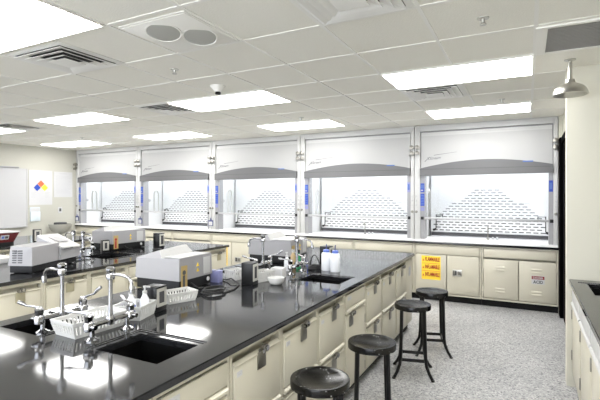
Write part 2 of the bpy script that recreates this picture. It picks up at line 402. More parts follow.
# ------------------------------------------------------------------ fume hoods
EDGE = [-9.655, -7.59, -5.55, -3.575, -1.565, .381]
ZS = .905
def fume_hood(i, label):
    xa, xb = EDGE[i]+.004, EDGE[i+1]-.004
    t = thing('fume_hood', label, 'fume hood', (xa, F, ZS), 0, 'row of white fume hoods along the back wall')
    W = xb-xa; Z = lambda z: z-ZS
    zt = ZC-.01
    pw = .085
    # outer posts with grey inner trim
    for s in (0, 1):
        x0, x1 = (0, pw) if s == 0 else (W-.055, W)
        B('white').box(x0, x1, 0, .18, 0, Z(zt), .004).build('side_post', t)
    B('trimgrey').box(pw+.002, pw+.066, .012, .17, 0, Z(1.93)).build('inner_trim', t)
    B('trimgrey').box(W-.055-.056, W-.057, .012, .17, 0, Z(1.93)).build('inner_trim', t)
    B('white').box(pw, W-.055, .004, .16, Z(2.605), Z(zt)).build('header', t)
    b = B('white'); b.box(pw+.012, W-.067, .03, .05, Z(1.95), Z(2.585)); b.m('trimgrey').box(pw, W-.055, .06, .07, Z(1.95), Z(2.61)); b.build('upper_panel', t)
    B('hoodwhite').box(pw+.012, W-.067, .020, .03, Z(1.97), Z(2.53)).build('front_cover', t)
    # arched grey sash visor
    n = 22; x0, x1 = pw+.004, W-.059
    pts = [(x0, Z(1.915)), (x1, Z(1.925))]
    for k in range(n+1):
        u = 1-k/n; x = x0+(x1-x0)*u
        pts.append((x, Z(2.03)+.105*math.sin(PI*u)**.9 + .012*u))
    B('sashgrey').prism(pts, 'y', -.03, .06).build('sash_visor', t)
    B('printdark').box(x0, x1, -.032, -.030, Z(2.012), Z(2.018)).build('visor_groove', t)
    b = B('bluelight'); b.box(W-.43, W-.30, -.0335, -.030, Z(2.083), Z(2.100)); b.build('visor_badge', t)
    # liner (box open to the front)
    zl = 2.45; D = .62
    b = B('liner')
    b.box(pw, pw+.015, .17, D, 0, Z(zl)); b.box(W-.07, W-.055, .17, D, 0, Z(zl)); b.box(pw, W-.055, .17, D+.16, Z(zl), Z(zl)+.015)
    b.box(pw, W-.055, D+.14, D+.16, 0, Z(zl)); b.box(pw, pw+.015, D, D+.14, 0, Z(zl)); b.box(W-.07, W-.055, D, D+.14, 0, Z(zl))
    b.build('liner', t)
    B('sill').box(.0, W, -.012, D+.16, .0, .030, .004).build('work_surface', t)
    b = B('sill'); b.prism([(-.03, .0), (-.03, .024), (.02, .034), (.10, .034), (.10, .0)], 'x', .0, W); b.build('airfoil_sill', t)
    # rear baffle with slots
    bx0, bx1 = pw+.05, W-.085
    b = B('liner'); b.box(bx0, bx1, D-.012, D, Z(1.01), Z(2.40))
    b.m('print')
    for fx in (1/3, 2/3): b.box(bx0+(bx1-bx0)*fx-.002, bx0+(bx1-bx0)*fx+.002, D-.0125, D-.012, Z(1.72), Z(2.40))
    zc = Z(1.05); row = 0; cxm = (bx0+bx1)/2
    half0 = (bx1-bx0)/2-.06
    while row < 16:
        z = Z(1.045)+row*.0435
        half = half0 if z < Z(1.27) else half0*(1-.78*(z-Z(1.27))/.44)
        b.m('slot' if z < Z(1.30) else 'slotlight')
        pitch = .098; m = int(half/pitch)
        off = .5*(row % 2)
        for k in range(-m-1, m+2):
            xx = cxm+(k+off)*pitch
            if abs(xx-cxm) > half: continue
            b.box(xx-.034, xx+.034, D-.0135, D-.0118, z-.0075, z+.0075)
        row += 1
    b.build('baffle', t)
    b = B('slot'); b.box(bx0+.01, bx1-.01, D-.03, D+.0, .034, Z(1.005)); b.m('print').box(bx0, bx1, D-.034, D-.03, .032, .046); b.build('lower_slot', t)
    b = B('print')
    for fx in (.2, .5, .83):
        xx = bx0+(bx1-bx0)*fx; b.tube([(xx-.03, D-.012, Z(1.90)), (xx-.03, D-.03, Z(1.885)), (xx+.03, D-.03, Z(1.885)), (xx+.03, D-.012, Z(1.90))], .005, 6)
        b.tube([(xx-.03, D-.012, Z(1.50)), (xx-.03, D-.03, Z(1.488)), (xx+.03, D-.03, Z(1.488)), (xx+.03, D-.012, Z(1.50))], .004, 6)
    b.build('baffle_clip', t)
    # sash glass + bottom rail
    gx0, gx1 = pw+.066, W-.111
    B('glass').box(gx0, gx1, .055, .059, Z(1.27), Z(1.96)).build('sash_glass', t)
    B('rail').box(gx0-.012, gx1+.012, .030, .072, Z(1.245), Z(1.278), .006).build('sash_rail', t)
    for x in (gx0-.034, gx1+.034):
        B('black').box(x-.022, x+.022, -.004, .02, Z(1.238), Z(1.285), .004).build('sash_stop', t)
    # loop on the left inner wall
    lw = pw+.015
    yy0, yy1 = .33, .46
    pts = [(lw+.05, yy0, Z(1.24)), (lw+.05, yy0, Z(1.62))]+[(lw+.05, (yy0+yy1)/2-math.cos(a)*(yy1-yy0)/2, Z(1.62)+math.sin(a)*.10) for a in [PI*k/10 for k in range(1, 10)]]+[(lw+.05, yy1, Z(1.62)), (lw+.05, yy1, Z(1.24))]
    b = B('steel'); b.tube(pts, .011, 8); b.tube([(lw+.05, yy0, Z(1.24)), (lw, yy0, Z(1.24))], .011, 8); b.tube([(lw+.05, yy1, Z(1.24)), (lw, yy1, Z(1.24))], .011, 8); b.build('side_loop', t)
    B('rail').lathe([(.035, 0), (.03, .012), (.012, .018)], (lw, .24, Z(1.50)), 16, 'x').build('wall_port', t)
    # black service hooks
    for sx, hx in ((1, pw+.14), (-1, W-.13)):
        b = B('black'); b.tube([(hx+sx*.10, D-.04, Z(1.22)), (hx+sx*.10, D-.04, Z(1.29)), (hx, D-.04, Z(1.29)), (hx, D-.06, Z(1.07)), (hx-sx*.055, D-.06, Z(1.05))], .009, 8)
        b.tube([(hx, D-.06, Z(1.06)), (hx-sx*.045, D-.06, Z(1.04))], .016, 8); b.tube([(hx, D-.04, Z(1.29)), (hx, D-.005, Z(1.29))], .009, 8)
        b.build('service_hook', t)
    # control panels
    cx = pw+.034
    q = B('blue').box(cx-.03, cx+.03, .004, .012, Z(1.665), Z(1.80)).build('control_panel', t)
    b = B('bluelight'); b.box(cx-.022, cx+.022, .002, .004, Z(1.72), Z(1.78)); b.m('paper').box(cx-.022, cx+.01, .002, .004, Z(1.685), Z(1.70)); b.build('panel_print', q)
    q = B('blue').box(cx-.03, cx+.03, .004, .012, Z(1.45), Z(1.64)).build('control_panel', t)
    b = B('bluelight')
    for k in range(4): b.box(cx-.022, cx+.022, .002, .004, Z(1.475+k*.042), Z(1.492+k*.042))
    b.build('panel_print', q)
    B('violet').box(cx-.03, cx+.03, .004, .012, Z(1.375), Z(1.43)).build('control_panel', t)
    dx = W-.083
    q = B('blue' if i == 4 else 'violet').box(dx-.026, dx+.022, .004, .012, Z(1.665), Z(1.82)).build('display', t)
    B('bluelight').box(dx-.018, dx+.012, .002, .004, Z(1.70), Z(1.79)).build('screen', q)
    # valve knobs on the posts
    for x in (.028, W-.028):
        for z in (1.60, 1.53, 1.46):
            B('rail').lathe([(.012, 0), (.012, -.012), (.006, -.016)], (x, 0, Z(z)), 10, 'y').build('valve_button', t)
        B('darksteel').lathe([(.020, 0), (.020, -.02), (.010, -.03)], (x, 0, Z(1.36)), 12, 'y').build('outlet_knob', t)
    for x in (.045, W-.03):
        for z in (2.36, 2.27):
            b = B('darksteel'); b.lathe([(.012, 0), (.012, -.025), (.034, -.025), (.036, -.045), (.020, -.05)], (x, 0, Z(z)), 8, 'y'); b.tube([(x, -.03, Z(z)), (x+(.035 if x < 1 else -.035), -.03, Z(z)-.03)], .007, 6); b.build('valve', t)
    # maker's mark
    q = text_obj('logo', 'XStream', .062, 'logo', front_text_matrix(pw+.09, .0185, Z(2.16)) @ Matrix.Rotation(.06, 4, 'Z'), t, shear=.5, w=.22)
    b = B('logo'); b.T = Matrix.Translation((pw+.09, 0, Z(2.16))) @ Matrix.Rotation(-.09, 4, 'Y')
    b.prism([(.12, .057), (.46, .066), (.46, .069), (.12, .064)], 'y', .0165, .0188); b.prism([(-.03, -.02), (-.015, -.02), (.06, .042), (.052, .042)], 'y', .0165, .0188)
    b.build('logo_swoosh', t)
    # lamp in the hood ceiling
    B('hoodlamp').box(pw+.2, W-.25, .22, .44, Z(zl)-.03, Z(zl)-.001).build('hood_lamp', t)
    if i >= 3:
        c = W*.53
        b = B('darksteel'); b.tube([(c, .40, .03), (c, .40, .22), (c+.005, .38, .235), (c+.005, .34, .235), (c+.005, .33, .215)], .008, 8); b.lathe([(.022, .03), (.022, .045)], (c, .40, 0), 12); b.build('cup_faucet', t)
        for g_ in (.07, .13): B('rail').lathe([(.018, .03), (.018, .06), (.008, .07)], (c+g_, .42, 0), 10).build('gas_cock', t)
    return t
for i, lab in enumerate(('white fume hood in the far left corner, next to the posters on the wall',
                         'second white fume hood from the left corner',
                         'middle white fume hood, third of five along the back wall',
                         'fourth white fume hood, left of the hood above the yellow flammable sign',
                         'largest looking white fume hood at right, beside the black door')):
    fume_hood(i, lab)
tag(B('epoxy').box(EDGE[0], EDGE[5], F-.035, YB, .872, ZS, .003).build('hood_worktop'), 'thin black worktop running under all the fume hoods', 'worktop')

# hanging tags on hood posts
def hood_tag(x, z, label):
    t = thing('hanging_tag', label, 'tag', (x, F-.004, z), 0, 'blue framed tags hanging from fume hood posts')
    B('navy').box(-.058, .058, -.014, -.002, -.16, -.05, .003).build('frame', t)
    B('paper').box(-.045, .045, -.016, -.013, -.15, -.075).build('card', t)
    b = B('navy'); b.tube([(-.01, -.008, -.05), (0, -.008, 0), (.01, -.008, -.05)], .007, 6); b.build('strap', t)
hood_tag(-9.60, 1.16, 'blue framed tag hanging on the leftmost fume hood near the wall')
hood_tag(-7.50, 1.16, 'blue framed tag hanging on the post of the second fume hood')
hood_tag(-5.56, 1.17, 'blue framed tag hanging on the post between the second and third hoods')

# ------------------------------------------------------------------ cabinets under the hoods (front faces -y)
def padlock_hasp(parent, x, y, z):
    """recessed paddle latch facing -y"""
    b = B('steel'); b.box(x-.07, x+.07, y-.012, y, z-.05, z+.05, .008); h = b.build('latch', parent)
    b = B('slot'); b.box(x-.056, x-.006, y-.014, y-.011, z-.034, z+.034); b.build('latch_recess', h)
    b = B('darksteel'); b.box(x-.05, x-.024, y-.02, y-.013, z-.026, z+.026, .004); b.box(x+.012, x+.056, y-.018, y-.011, z-.03, z+.03, .004); b.build('paddle', h)
def hood_cabinet(xa, xb, label, style, dz=0.):
    W = xb-xa; y0 = F-.01
    t = thing('hood_cabinet', label, 'cabinet', (xa, y0, 0), 0, 'cream cabinets under the fume hoods')
    B('cream').box(0.002, W-.002, .12, .62, .10, .872).build('body', t)
    B('kick').box(0.002, W-.002, .06, .60, 0, .10).build('toe_kick', t)
    b = B('cream'); b.box(.004, .022, 0, .12, .10, .872); b.box(W-.022, W-.004, 0, .12, .10, .872); b.box(.022, W-.022, 0, .12, .850, .872); b.box(.022, W-.022, 0, .12, .10, .124); b.build('face_frame', t)
    b = B('cream'); b.box(.030, W-.030, -.004, .016, .717, .842, .003); b.build('drawer_front', t)
    m = W/2; top = .708 if style == 'flammable' else .69
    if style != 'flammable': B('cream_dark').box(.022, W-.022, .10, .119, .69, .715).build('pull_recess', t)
    for k, (a, c) in enumerate(((.030, m-.005), (m+.005, W-.030))):
        dr = B('cream').box(a, c, -.006, .014, .133, top, .003).build('door', t)
        if style == 'acid':
            cc = (a+c)/2
            for zz in (.575, .535, .265, .225):
                b = B('cream'); b.prism([(-.006, zz), (-.018, zz+.004), (-.006, zz+.024)], 'x', cc-.075, cc+.055); b.build('louvre', dr)
            hx = a-.004 if k == 0 else c+.004
            for zz in (.55, .22): B('cream_dark').tube([(hx, -.004, zz), (hx, -.004, zz+.07)], .006, 8).build('hinge', dr)
        if style == 'flammable' and k == 1:
            padlock_hasp(dr, a+.145, -.006, .455+dz)
        if style == 'plain':
            b = B('darksteel'); b.box((c-.12) if k == 0 else a+.08, (c-.08) if k == 0 else a+.12, -.016, -.006, .60, .66, .003); b.build('latch', dr)
        if style == 'acid' and k == 1:
            cc = (a+c)/2+.01
            s = B('paper').box(cc-.08, cc+.08, -.0085, -.006, .385, .50).build('warning_label', dr)
            B('redband').box(cc-.078, cc+.078, -.0095, -.0085, .452, .495).build('red_band', s)
            text_obj('warning_text', 'DANGER', .034, 'paper', front_text_matrix(cc-.062, -.0098, .461), s, w=.124, bold=.02)
            text_obj('warning_text', 'ACID', .058, 'printdark', front_text_matrix(cc-.06, -.009, .396), s, w=.12, bold=.035)
        if style == 'flammable' and k == 0:
            sx0 = a+.085
            s = B('yellow').box(sx0, sx0+.285, -.0085, -.006, .325+dz, .685+dz).build('warning_sign', dr)
            for j, wd in enumerate(('FLAMMABLE', 'INFLAMABLE', 'INFLAMMABLE')):
                text_obj('warning_text', wd, .085, 'red', front_text_matrix(sx0+.055, -.0093, .605+dz-j*.115), s, w=.215, bold=.03)
                q = B('orange'); q.prism([(sx0+.015, .605+dz-j*.115), (sx0+.042, .605+dz-j*.115), (sx0+.0285, .645+dz-j*.115)], 'y', -.0093, -.0084); q.build('flame_mark', s)
            q = B('orange')
            for zz in (.57+dz, .455+dz): q.box(sx0+.01, sx0+.275, -.0092, -.0084, zz-.003, zz+.003)
            q.build('rule_line', s)
hc = []
for i in range(5):
    xa, xb = EDGE[i], EDGE[i+1]; m = (xa+xb)/2
    hc += [(xa, m), (m, xb)]
names = ['cream cabinet in the far left corner under the leftmost fume hood', 'cream cabinet under the right half of the leftmost fume hood',
         'cream cabinet under the left half of the second fume hood', 'cream cabinet under the right half of the second fume hood',
         'cream cabinet with yellow sign under the third fume hood, seen past the left bench', 'cream cabinet under the right half of the third fume hood',
         'cream cabinet under the left half of the fourth fume hood', 'cream cabinet under the fourth fume hood, behind the far end of the centre bench',
         'cream cabinet with yellow flammable sign and steel latch at right', 'cream louvred cabinet with red and white acid label beside the black door']
styles = ['plain']*4+['flammable', 'plain', 'plain', 'plain', 'flammable', 'acid']
for (a, c), l, s in zip(hc, names, styles):
    hood_cabinet(a, c, l, s, -.068 if a < -3 else 0.)

# ------------------------------------------------------------------ lab benches
ZT = .91
def drawer_pull(x, y0, y1, z):           # rounded lip running along y on a face at x looking +x
    b = B('cream'); b.prism([(x-.004, z-.014), (x+.010, z-.014), (x+.018, z-.006), (x+.018, z+.006), (x+.010, z+.014), (x-.004, z+.016)], 'y', y0, y1); return b
def hasp(parent, x, y, z, dark):
    m = 'darksteel' if dark else 'brass'
    b = B(m); b.box(x, x+.006, y-.04, y+.04, z-.10, z-.012, .002); h = b.build('hasp', parent)
    b = B('darksteel'); b.tube([(x+.002, y+.012, z+.0), (x+.028, y+.012, z+.004)], .021, 10); b.tube([(x+.0, y-.02, z-.004), (x+.02, y-.02, z-.004)], .009, 8); b.m('chrome').tube([(x+.018, y-.02, z-.004), (x+.03, y-.02, z-.004)], .012, 10); b.tube([(x+.028, y+.012, z+.004), (x+.034, y+.012, z+.004)], .015, 10)
    b.build('lock', h)
def bench_cabinet(xf, xb, y0, y1, style, label, dark=True, cards=True):
    """front face looks +x at x=xf; xb back."""
    t = thing('bench_cabinet', label, 'cabinet', (xf, (y0+y1)/2, 0), 0, 'cream cabinets of the lab benches')
    h = (y1-y0)/2; d = xb-xf
    if style == 'sink':
        b = B('cream'); b.box(d, -.066, -h+.001, h-.001, .10, .58)
        b.box(d, -.066, -h+.001, -h+.015, .58, .880); b.box(d, -.02, h-.015, h-.001, .58, .880)
        b.build('body', t)
    else:
        B('cream').box(d, -.066, -h+.001, h-.001, .10, .880).build('body', t)
    B('kick').box(d+.01, -.07, -h+.001, h-.001, 0, .10).build('toe_kick', t)
    st = .020
    b = B('cream'); b.box(-.066, 0, -h+.0025, -h+st, .10, .880); b.box(-.066, 0, h-st, h-.0025, .10, .880); b.box(-.066, 0, -h+st, h-st, .850, .880); b.box(-.066, 0, -h+st, h-st, .10, .120)
    b.build('face_frame', t)
    a, c = -h+st+.007, h-st-.007
    if style == 'double':                 # two tall fronts, each under a recessed pull
        for k, (z0, z1) in enumerate(((.508, .846), (.126, .492))):
            dr = B('cream').box(-.012, .008, a, c, z0, z1-.048, .004).build('drawer', t)
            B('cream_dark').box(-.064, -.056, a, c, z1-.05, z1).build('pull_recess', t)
            if k: drawer_pull(0, a, c, z1-.006).build('pull', dr)
            else: pass
            B('cream').prism([(-.010, z1-.052), (.013, z1-.052), (.015, z1-.044), (-.012, z1-.034)], 'y', a, c).build('front_lip', dr)
            hasp(dr, .010, (a+c)/2+.02, z1-.028, dark)
            if k == 0 and cards:
                for yy in (a+.045,):
                    q = B('paper').box(.008, .0092, yy-.025, yy+.02, z1-.105, z1-.078); q.m('print').box(.0092, .0096, yy-.015, yy+.01, z1-.094, z1-.090); q.build('label_card', dr)
    else:
        dr = B('cream').box(-.012, .008, a, c, .735, .842, .004).build('false_front', t)
        if cards:
            q = B('paper').box(.008, .0092, a+.03, a+.11, .795, .825); q.m('print').box(.0092, .0096, a+.045, a+.095, .807, .811); q.build('label_card', dr)
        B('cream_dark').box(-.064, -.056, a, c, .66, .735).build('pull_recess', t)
        drawer_pull(0, a, c, .712).build('pull', t)
        mid = 0
        dr = B('cream').box(-.012, .008, a, c, .126, .672, .004).build('door', t)
        B('cream').prism([(-.010, .670), (.012, .670), (.012, .678), (-.010, .686)], 'y', a, c).build('front_lip', dr)
        hasp(dr, .010, a+.10, .69, dark)
        for zz in (.60, .20): B('darksteel').tube([(.006, c+.004, zz), (.006, c+.004, zz-.07)], .006, 8).build('hinge', dr)

SINKL = {}
def basin(x0, x1, y0, y1):
    t = thing('sink', SINKL[(x0, y0)], 'sink', ((x0+x1)/2, (y0+y1)/2, 0), 0, 'black drop-in bench sinks'); x0 -= t.location.x; x1 -= t.location.x; y0 -= t.location.y; y1 -= t.location.y
    b = B('sink'); zb = ZT-.26; tk = .012
    b.box(x0-tk, x1+tk, y0-tk, y1+tk, zb-tk, zb)
    for a in ((x0-tk, x0, y0-tk, y1+tk), (x1, x1+tk, y0-tk, y1+tk), (x0, x1, y0-tk, y0), (x0, x1, y1, y1+tk)): b.box(*a, zb, ZT-.031)
    o = b.build('sink_basin', t)
    B('steel').lathe([(.04, zb+.001), (.04, zb+.005), (.03, zb+.003)], ((x0+x1)/2, (y0+y1)/2, 0), 20).build('drain', t)
    return t
def bench_top(x0, x1, y0, y1, holes, label):
    """slab with rectangular sink holes"""
    xs = sorted({x0, x1, *[h[k] for h in holes for k in (0, 1)]}); ys = sorted({y0, y1, *[h[k] for h in holes for k in (2, 3)]})
    b = B('epoxy'); z0, z1 = .880, ZT
    def solid(i, j):
        if not (0 <= i < len(xs)-1 and 0 <= j < len(ys)-1): return False
        cx, cy = (xs[i]+xs[i+1])/2, (ys[j]+ys[j+1])/2
        return not any(h[0] < cx < h[1] and h[2] < cy < h[3] for h in holes)
    vt = {(i, j, k): b._v((xs[i], ys[j], (z0, z1)[k])) for i in range(len(xs)) for j in range(len(ys)) for k in (0, 1)}
    for i in range(len(xs)-1):
        for j in range(len(ys)-1):
            if not solid(i, j): continue
            b._f([vt[i, j, 1], vt[i+1, j, 1], vt[i+1, j+1, 1], vt[i, j+1, 1]]); b._f([vt[i, j, 0], vt[i, j+1, 0], vt[i+1, j+1, 0], vt[i+1, j, 0]])
            for di, dj, p, q in ((-1, 0, (i, j+1), (i, j)), (1, 0, (i+1, j), (i+1, j+1)), (0, -1, (i, j), (i+1, j)), (0, 1, (i+1, j+1), (i, j+1))):
                if not solid(i+di, j+dj): b._f([vt[(*p, 0)], vt[(*q, 0)], vt[(*q, 1)], vt[(*p, 1)]])
    bmesh.ops.remove_doubles(b.bm, verts=b.bm.verts, dist=1e-5)
    loose = [v for v in b.bm.verts if not v.link_faces]; bmesh.ops.delete(b.bm, geom=loose, context='VERTS')
    es = [e for e in b.bm.edges if len(e.link_faces) == 2 and abs(e.link_faces[0].normal.dot(e.link_faces[1].normal)) < .1] if False else []
    bmesh.ops.recalc_face_normals(b.bm, faces=b.bm.faces)
    es = [e for e in b.bm.edges if len(e.link_faces) == 2 and e.calc_face_angle(0) > 1 and all(abs(v.co.z-z1) < 1e-4 for v in e.verts)]
    bmesh.ops.bevel(b.bm, geom=es, offset=.005, segments=2, affect='EDGES')
    o = b.build('lab_counter'); tag(o, label, 'worktop')
    for h in holes:
        bt = basin(*h)
        # raised marine lip round the sink, moulded in the slab
        r = B('epoxy'); r.T = Matrix.Translation((-bt.location.x, -bt.location.y, 0)); x0_, x1_, y0_, y1_ = h; w_ = .008
        for q in (.035, .055):
            r.box(x0_-q-w_, x1_+.01, y1_+q-w_/2, y1_+q+w_/2, ZT-.001, ZT+.0035, .0015); r.box(x0_-q-w_, x0_-q, y0_-.01, y1_+q, ZT-.001, ZT+.0035, .0015) if x0_ > (x0+x1)/2 else r.box(x1_+q, x1_+q+w_, y0_-.01, y1_+q, ZT-.001, ZT+.0035, .0015)
        r.build('drain_ridge', bt)
    return o

SINKL.update({(-1.755, 1.365): 'nearest black sink, on the aisle side of the centre bench', (-2.52, 1.365): 'black sink on the far side of the centre bench at the left photo edge',
    (-1.70, 3.24): 'far black sink near the end of the centre bench', (-2.52, 3.24): 'hidden sink on the far side of the centre bench beside the middle instrument',
    (-4.56, 3.335): 'black sink of the left bench, in front of its far instrument', (.43, 3.72): 'black sink in the right hand bench by the wall'})
# centre bench
CX0, CX1 = -2.64, -1.215
bench_top(CX0, CX1, -.6, 5.39, [(-1.755, -1.385, 1.365, 1.62), (-2.52, -2.22, 1.365, 1.62), (-1.70, -1.33, 3.24, 3.53), (-2.52, -2.24, 3.24, 3.53)], 'long glossy black centre bench top with sinks, in the foreground')
ordn = ['nearest', 'second', 'third', 'fourth', 'fifth', 'sixth', 'seventh', 'eighth', 'ninth']
cab = [(-.58, .05, 'double'), (.05, .60, 'double'), (.60, 1.205, 'double'), (1.205, 1.685, 'sink'), (1.685, 2.172, 'double'), (2.172, 2.66, 'double'), (2.66, 3.14, 'double'), (3.14, 3.63, 'sink'), (3.63, 4.10, 'double'), (4.10, 4.62, 'double'), (4.62, 5.08, 'double')]
labs = ['centre bench cabinet behind the camera', 'centre bench cabinet beside the camera', 'centre bench cabinet cut by the bottom edge of the photo',
        'cream cabinet with wide blank front under the nearest black sink', 'cream two-drawer cabinet with hasp, just right of the one under the nearest sink',
        'cream two-drawer cabinet with hasp, second right of the one under the nearest sink', 'cream two-drawer cabinet behind the second nearest stool, left of the far sink cabinet',
        'cream cabinet with blank top front under the far sink of the centre bench', 'cream two-drawer cabinet third from the far end of the centre bench',
        'cream two-drawer cabinet second from the far end of the centre bench', 'cream two-drawer cabinet at the far end of the centre bench']
for (a, c, s), l in zip(cab, labs): bench_cabinet(-1.245, CX0+.03, a, c, s, l)
t = thing('end_panel', 'plain cream end panel with outlet closing the far end of the centre bench', 'panel', (-1.245, 5.225, 0))
B('cream').box(CX0+.03+1.245, 0, -.145, .145, .10, .880, .003).build('panel', t); B('kick').box(CX0+.04+1.245, -.05, -.145, .135, 0, .10).build('toe_kick', t)
q = B('rail').box(0, .008, -.02, .05, .66, .77, .003).build('outlet', t); B('print').box(.008, .0095, -.003, .033, .675, .755).build('socket', q)

# left bench
LX0, LX1 = -5.21, -3.765
bench_top(LX0, LX1, -.6, 5.09, [(-4.56, -4.14, 3.335, 3.735)], 'long glossy black left bench top carrying the two instruments')
cabL = [(-.58, .05), (.05, .55), (.55, 1.03), (1.03, 1.50), (1.50, 1.95), (1.95, 2.40), (2.40, 2.855), (2.855, 3.31), (3.31, 3.76), (3.76, 4.2), (4.2, 4.65), (4.65, 5.06)]
labL = ['left bench cabinet behind the camera', 'left bench cabinet beside the camera', 'left bench cabinet out of the left side', 'left bench cabinet fourth from its near end', 'left bench cabinet fifth from its near end',
        'cream cabinet with hasp at the left edge of the photo, below the vented instrument', 'cream cabinet with hasp behind the tall left faucet', 'cream cabinet with hasp left of the one under the left bench sink',
        'cream left bench cabinet with blank top front under its sink', 'cream left bench cabinet third from its far end', 'cream left bench cabinet second from its far end', 'cream left bench cabinet at its far end behind the instrument']
for k, ((a, c), l) in enumerate(zip(cabL, labL)): bench_cabinet(-3.79, LX0+.03, a, c, 'sink' if k == 8 else 'double', l, dark=False, cards=False)
# far left bench
bench_top(-7.75, -6.30, -.6, 5.0, [], 'glossy black bench top furthest left, mostly behind the instruments')
for k in range(9):
    a = -.58+k*.615
    bench_cabinet(-6.33, -7.72, a, a+.613, 'double', ordn[k]+' cream cabinet along the aisle side of the furthest left bench', dark=False, cards=False)

# right bench (fronts face -x)
def right_bench():
    o = bench_top(.315, XR-.002, -.6, 4.345, [(.43, .86, 3.72, 4.16)], 'grey looking black bench top with a sink at the right edge of the photo')
    # a louvred front is mirrored from the +x cabinet through a half turn
    ys = [(3.69, 4.33), (3.10, 3.69), (2.52, 3.10), (1.9, 2.52), (1.2, 1.9), (.5, 1.2)]
    ls = ['cream cabinet at the wall end of the right bench, below the sink', 'cream cabinet second from the wall along the right bench', 'cream cabinet of the right bench at the photo corner',
          'right bench cabinet fourth from the wall', 'right bench cabinet fifth from the wall', 'right bench cabinet nearest the camera']
    for k, ((a, c), l) in enumerate(zip(ys, ls)):
        t = thing('bench_cabinet', l, 'cabinet', (.345, (a+c)/2, 0), 0, 'cream cabinets of the right bench'); h = (c-a)/2
        b = B('cream')
        top = .60 if k == 0 else .880
        b.box(.02, XR-.35, -h+.001, h-.001, .10, top)
        if k == 0: b.box(.02, XR-.35, h-.02, h-.001, .60, .880); b.box(.02, XR-.35, -h+.001, -h+.02, .60, .880)
        b.build('body', t)
        B('kick').box(.06, XR-.36, -h+.001, h-.001, 0, .10).build('toe_kick', t)
        b = B('cream'); b.box(0, .02, -h+.001, -h+.02, .10, .880); b.box(0, .02, h-.02, h-.001, .10, .880); b.box(0, .02, -h+.02, h-.02, .84, .880); b.box(0, .02, -h+.02, h-.02, .1, .12); b.build('face_frame', t)
        b = B('white'); b.box(-.012, .012, -h+.022, h-.022, .735, .835, .005); b.build('drawer', t)
        b = B('white'); b.prism([(.0, .70), (-.018, .704), (-.022, .715), (-.016, .726), (.0, .73)], 'y', -h+.022, h-.022); b.build('pull', t)
        d_ = B('cream'); d_.box(-.008, .012, -h+.022, h-.022, .125, .69, .004); d_ = d_.build('door', t)
        for zz in (.58, .24): B('darksteel').box(-.016, -.006, h-.026, h-.004, zz, zz+.08, .003).build('hinge', d_)
right_bench()

# ------------------------------------------------------------------ faucets
def faucet(x, y, side, levers, label, h=.312, half=.125):
    """bridge faucet: bridge bar along y, gooseneck spout towards side (+1 / -1) in x"""
    t = thing('bridge_faucet', label, 'faucet', (x, y, ZT), 0, 'chrome bridge faucets')
    zb = .072
    for s in (-1, 1):
        b = B('chrome'); b.lathe([(.034, 0), (.034, .006), (.022, .012), (.013, .018), (.012, zb)], (0, s*half*.85, 0), 20); b.build('flange', t)
    b = B('chrome'); b.tube([(0, -half, zb), (0, half, zb)], .013, 14)
    b.lathe([(.02, zb-.02), (.022, zb), (.024, zb+.01), (.018, zb+.026)], (0, 0, 0), 18); b.build('bridge', t)
    for s, (ang, lift, ln) in zip((-1, 1), levers):
        yv = s*half
        b = B('chrome'); b.lathe([(.014, zb-.026), (.024, zb-.02), (.026, zb+.012), (.019, zb+.022), (.021, zb+.034), (.023, zb+.05), (.016, zb+.058), (.013, zb+.066)], (0, yv, 0), 8); b.tube([(0, yv, zb), (.05*side, yv, zb), ], .012, 10)
        v = b.build('valve', t)
        dx, dy = math.cos(ang), math.sin(ang)
        p0 = Vector((0, yv, zb+.063)); p1 = p0+Vector((dx*ln*.35, dy*ln*.35, lift*.2)); p2 = p0+Vector((dx*ln*.62, dy*ln*.62, lift*.35)); p3 = p0+Vector((dx*ln*.8, dy*ln*.8, lift*.75)); p4 = p0+Vector((dx*ln, dy*ln, lift))
        b = B('chrome'); b.tube([p0+Vector((0, 0, -.004)), p1, p2, p3, p4], [.008, .006, .006, .011, .009], 10); b.build('lever', v)
    b = B('chrome'); b.lathe([(.015, zb+.02), (.0115, zb+.05), (.0103, h-.03), (.0103, h)], (0, 0, 0), 16); b.build('riser', t)
    b = B('chrome'); b.lathe([(.013, h-.035), (.021, h-.03), (.024, h-.008), (.019, h), (.024, h+.008), (.024, h+.024), (.016, h+.032)], (0, 0, 0), 8); b.build('head', t)
    L = .155
    pts = [(0, 0, h-.005), (side*L*.55, 0, h-.004), (side*L*.85, 0, h-.012), (side*L*.97, 0, h-.03), (side*L, 0, h-.06)]
    b = B('chrome'); b.tube(pts, .0075, 12); b.build('spout', t)
    B('chrome').lathe([(.0125, h-.088), (.0135, h-.06), (.011, h-.05)], (side*L, 0, 0), 12).build('aerator', t)
faucet(-1.888, 1.545, 1, ((3.4, .005, .13), (2.9, .02, .10)), 'tall chrome faucet standing over the nearest black sink, spout to the right')
faucet(-2.222, 1.51, -1, ((3.75, .03, .10), (.35, .06, .11)), 'tall chrome faucet at left of the white basket, spout to the left')
faucet(-1.867, 3.55, 1, ((3.4, .005, .11), (2.9, .02, .10)), 'chrome faucet with spout to the right over the far sink')
faucet(-2.163, 3.44, -1, ((3.6, .03, .12), (.35, .05, .12)), 'chrome faucet with spout to the left, in front of the far instrument')
faucet(-4.70, 3.46, 1, ((3.4, .005, .11), (2.9, .02, .10)), 'chrome faucet over the left bench sink', h=.25)
faucet(-4.93, 3.50, -1, ((3.6, .03, .12), (.35, .05, .12)), 'chrome faucet behind the left bench sink, spout away from the aisle', h=.25)

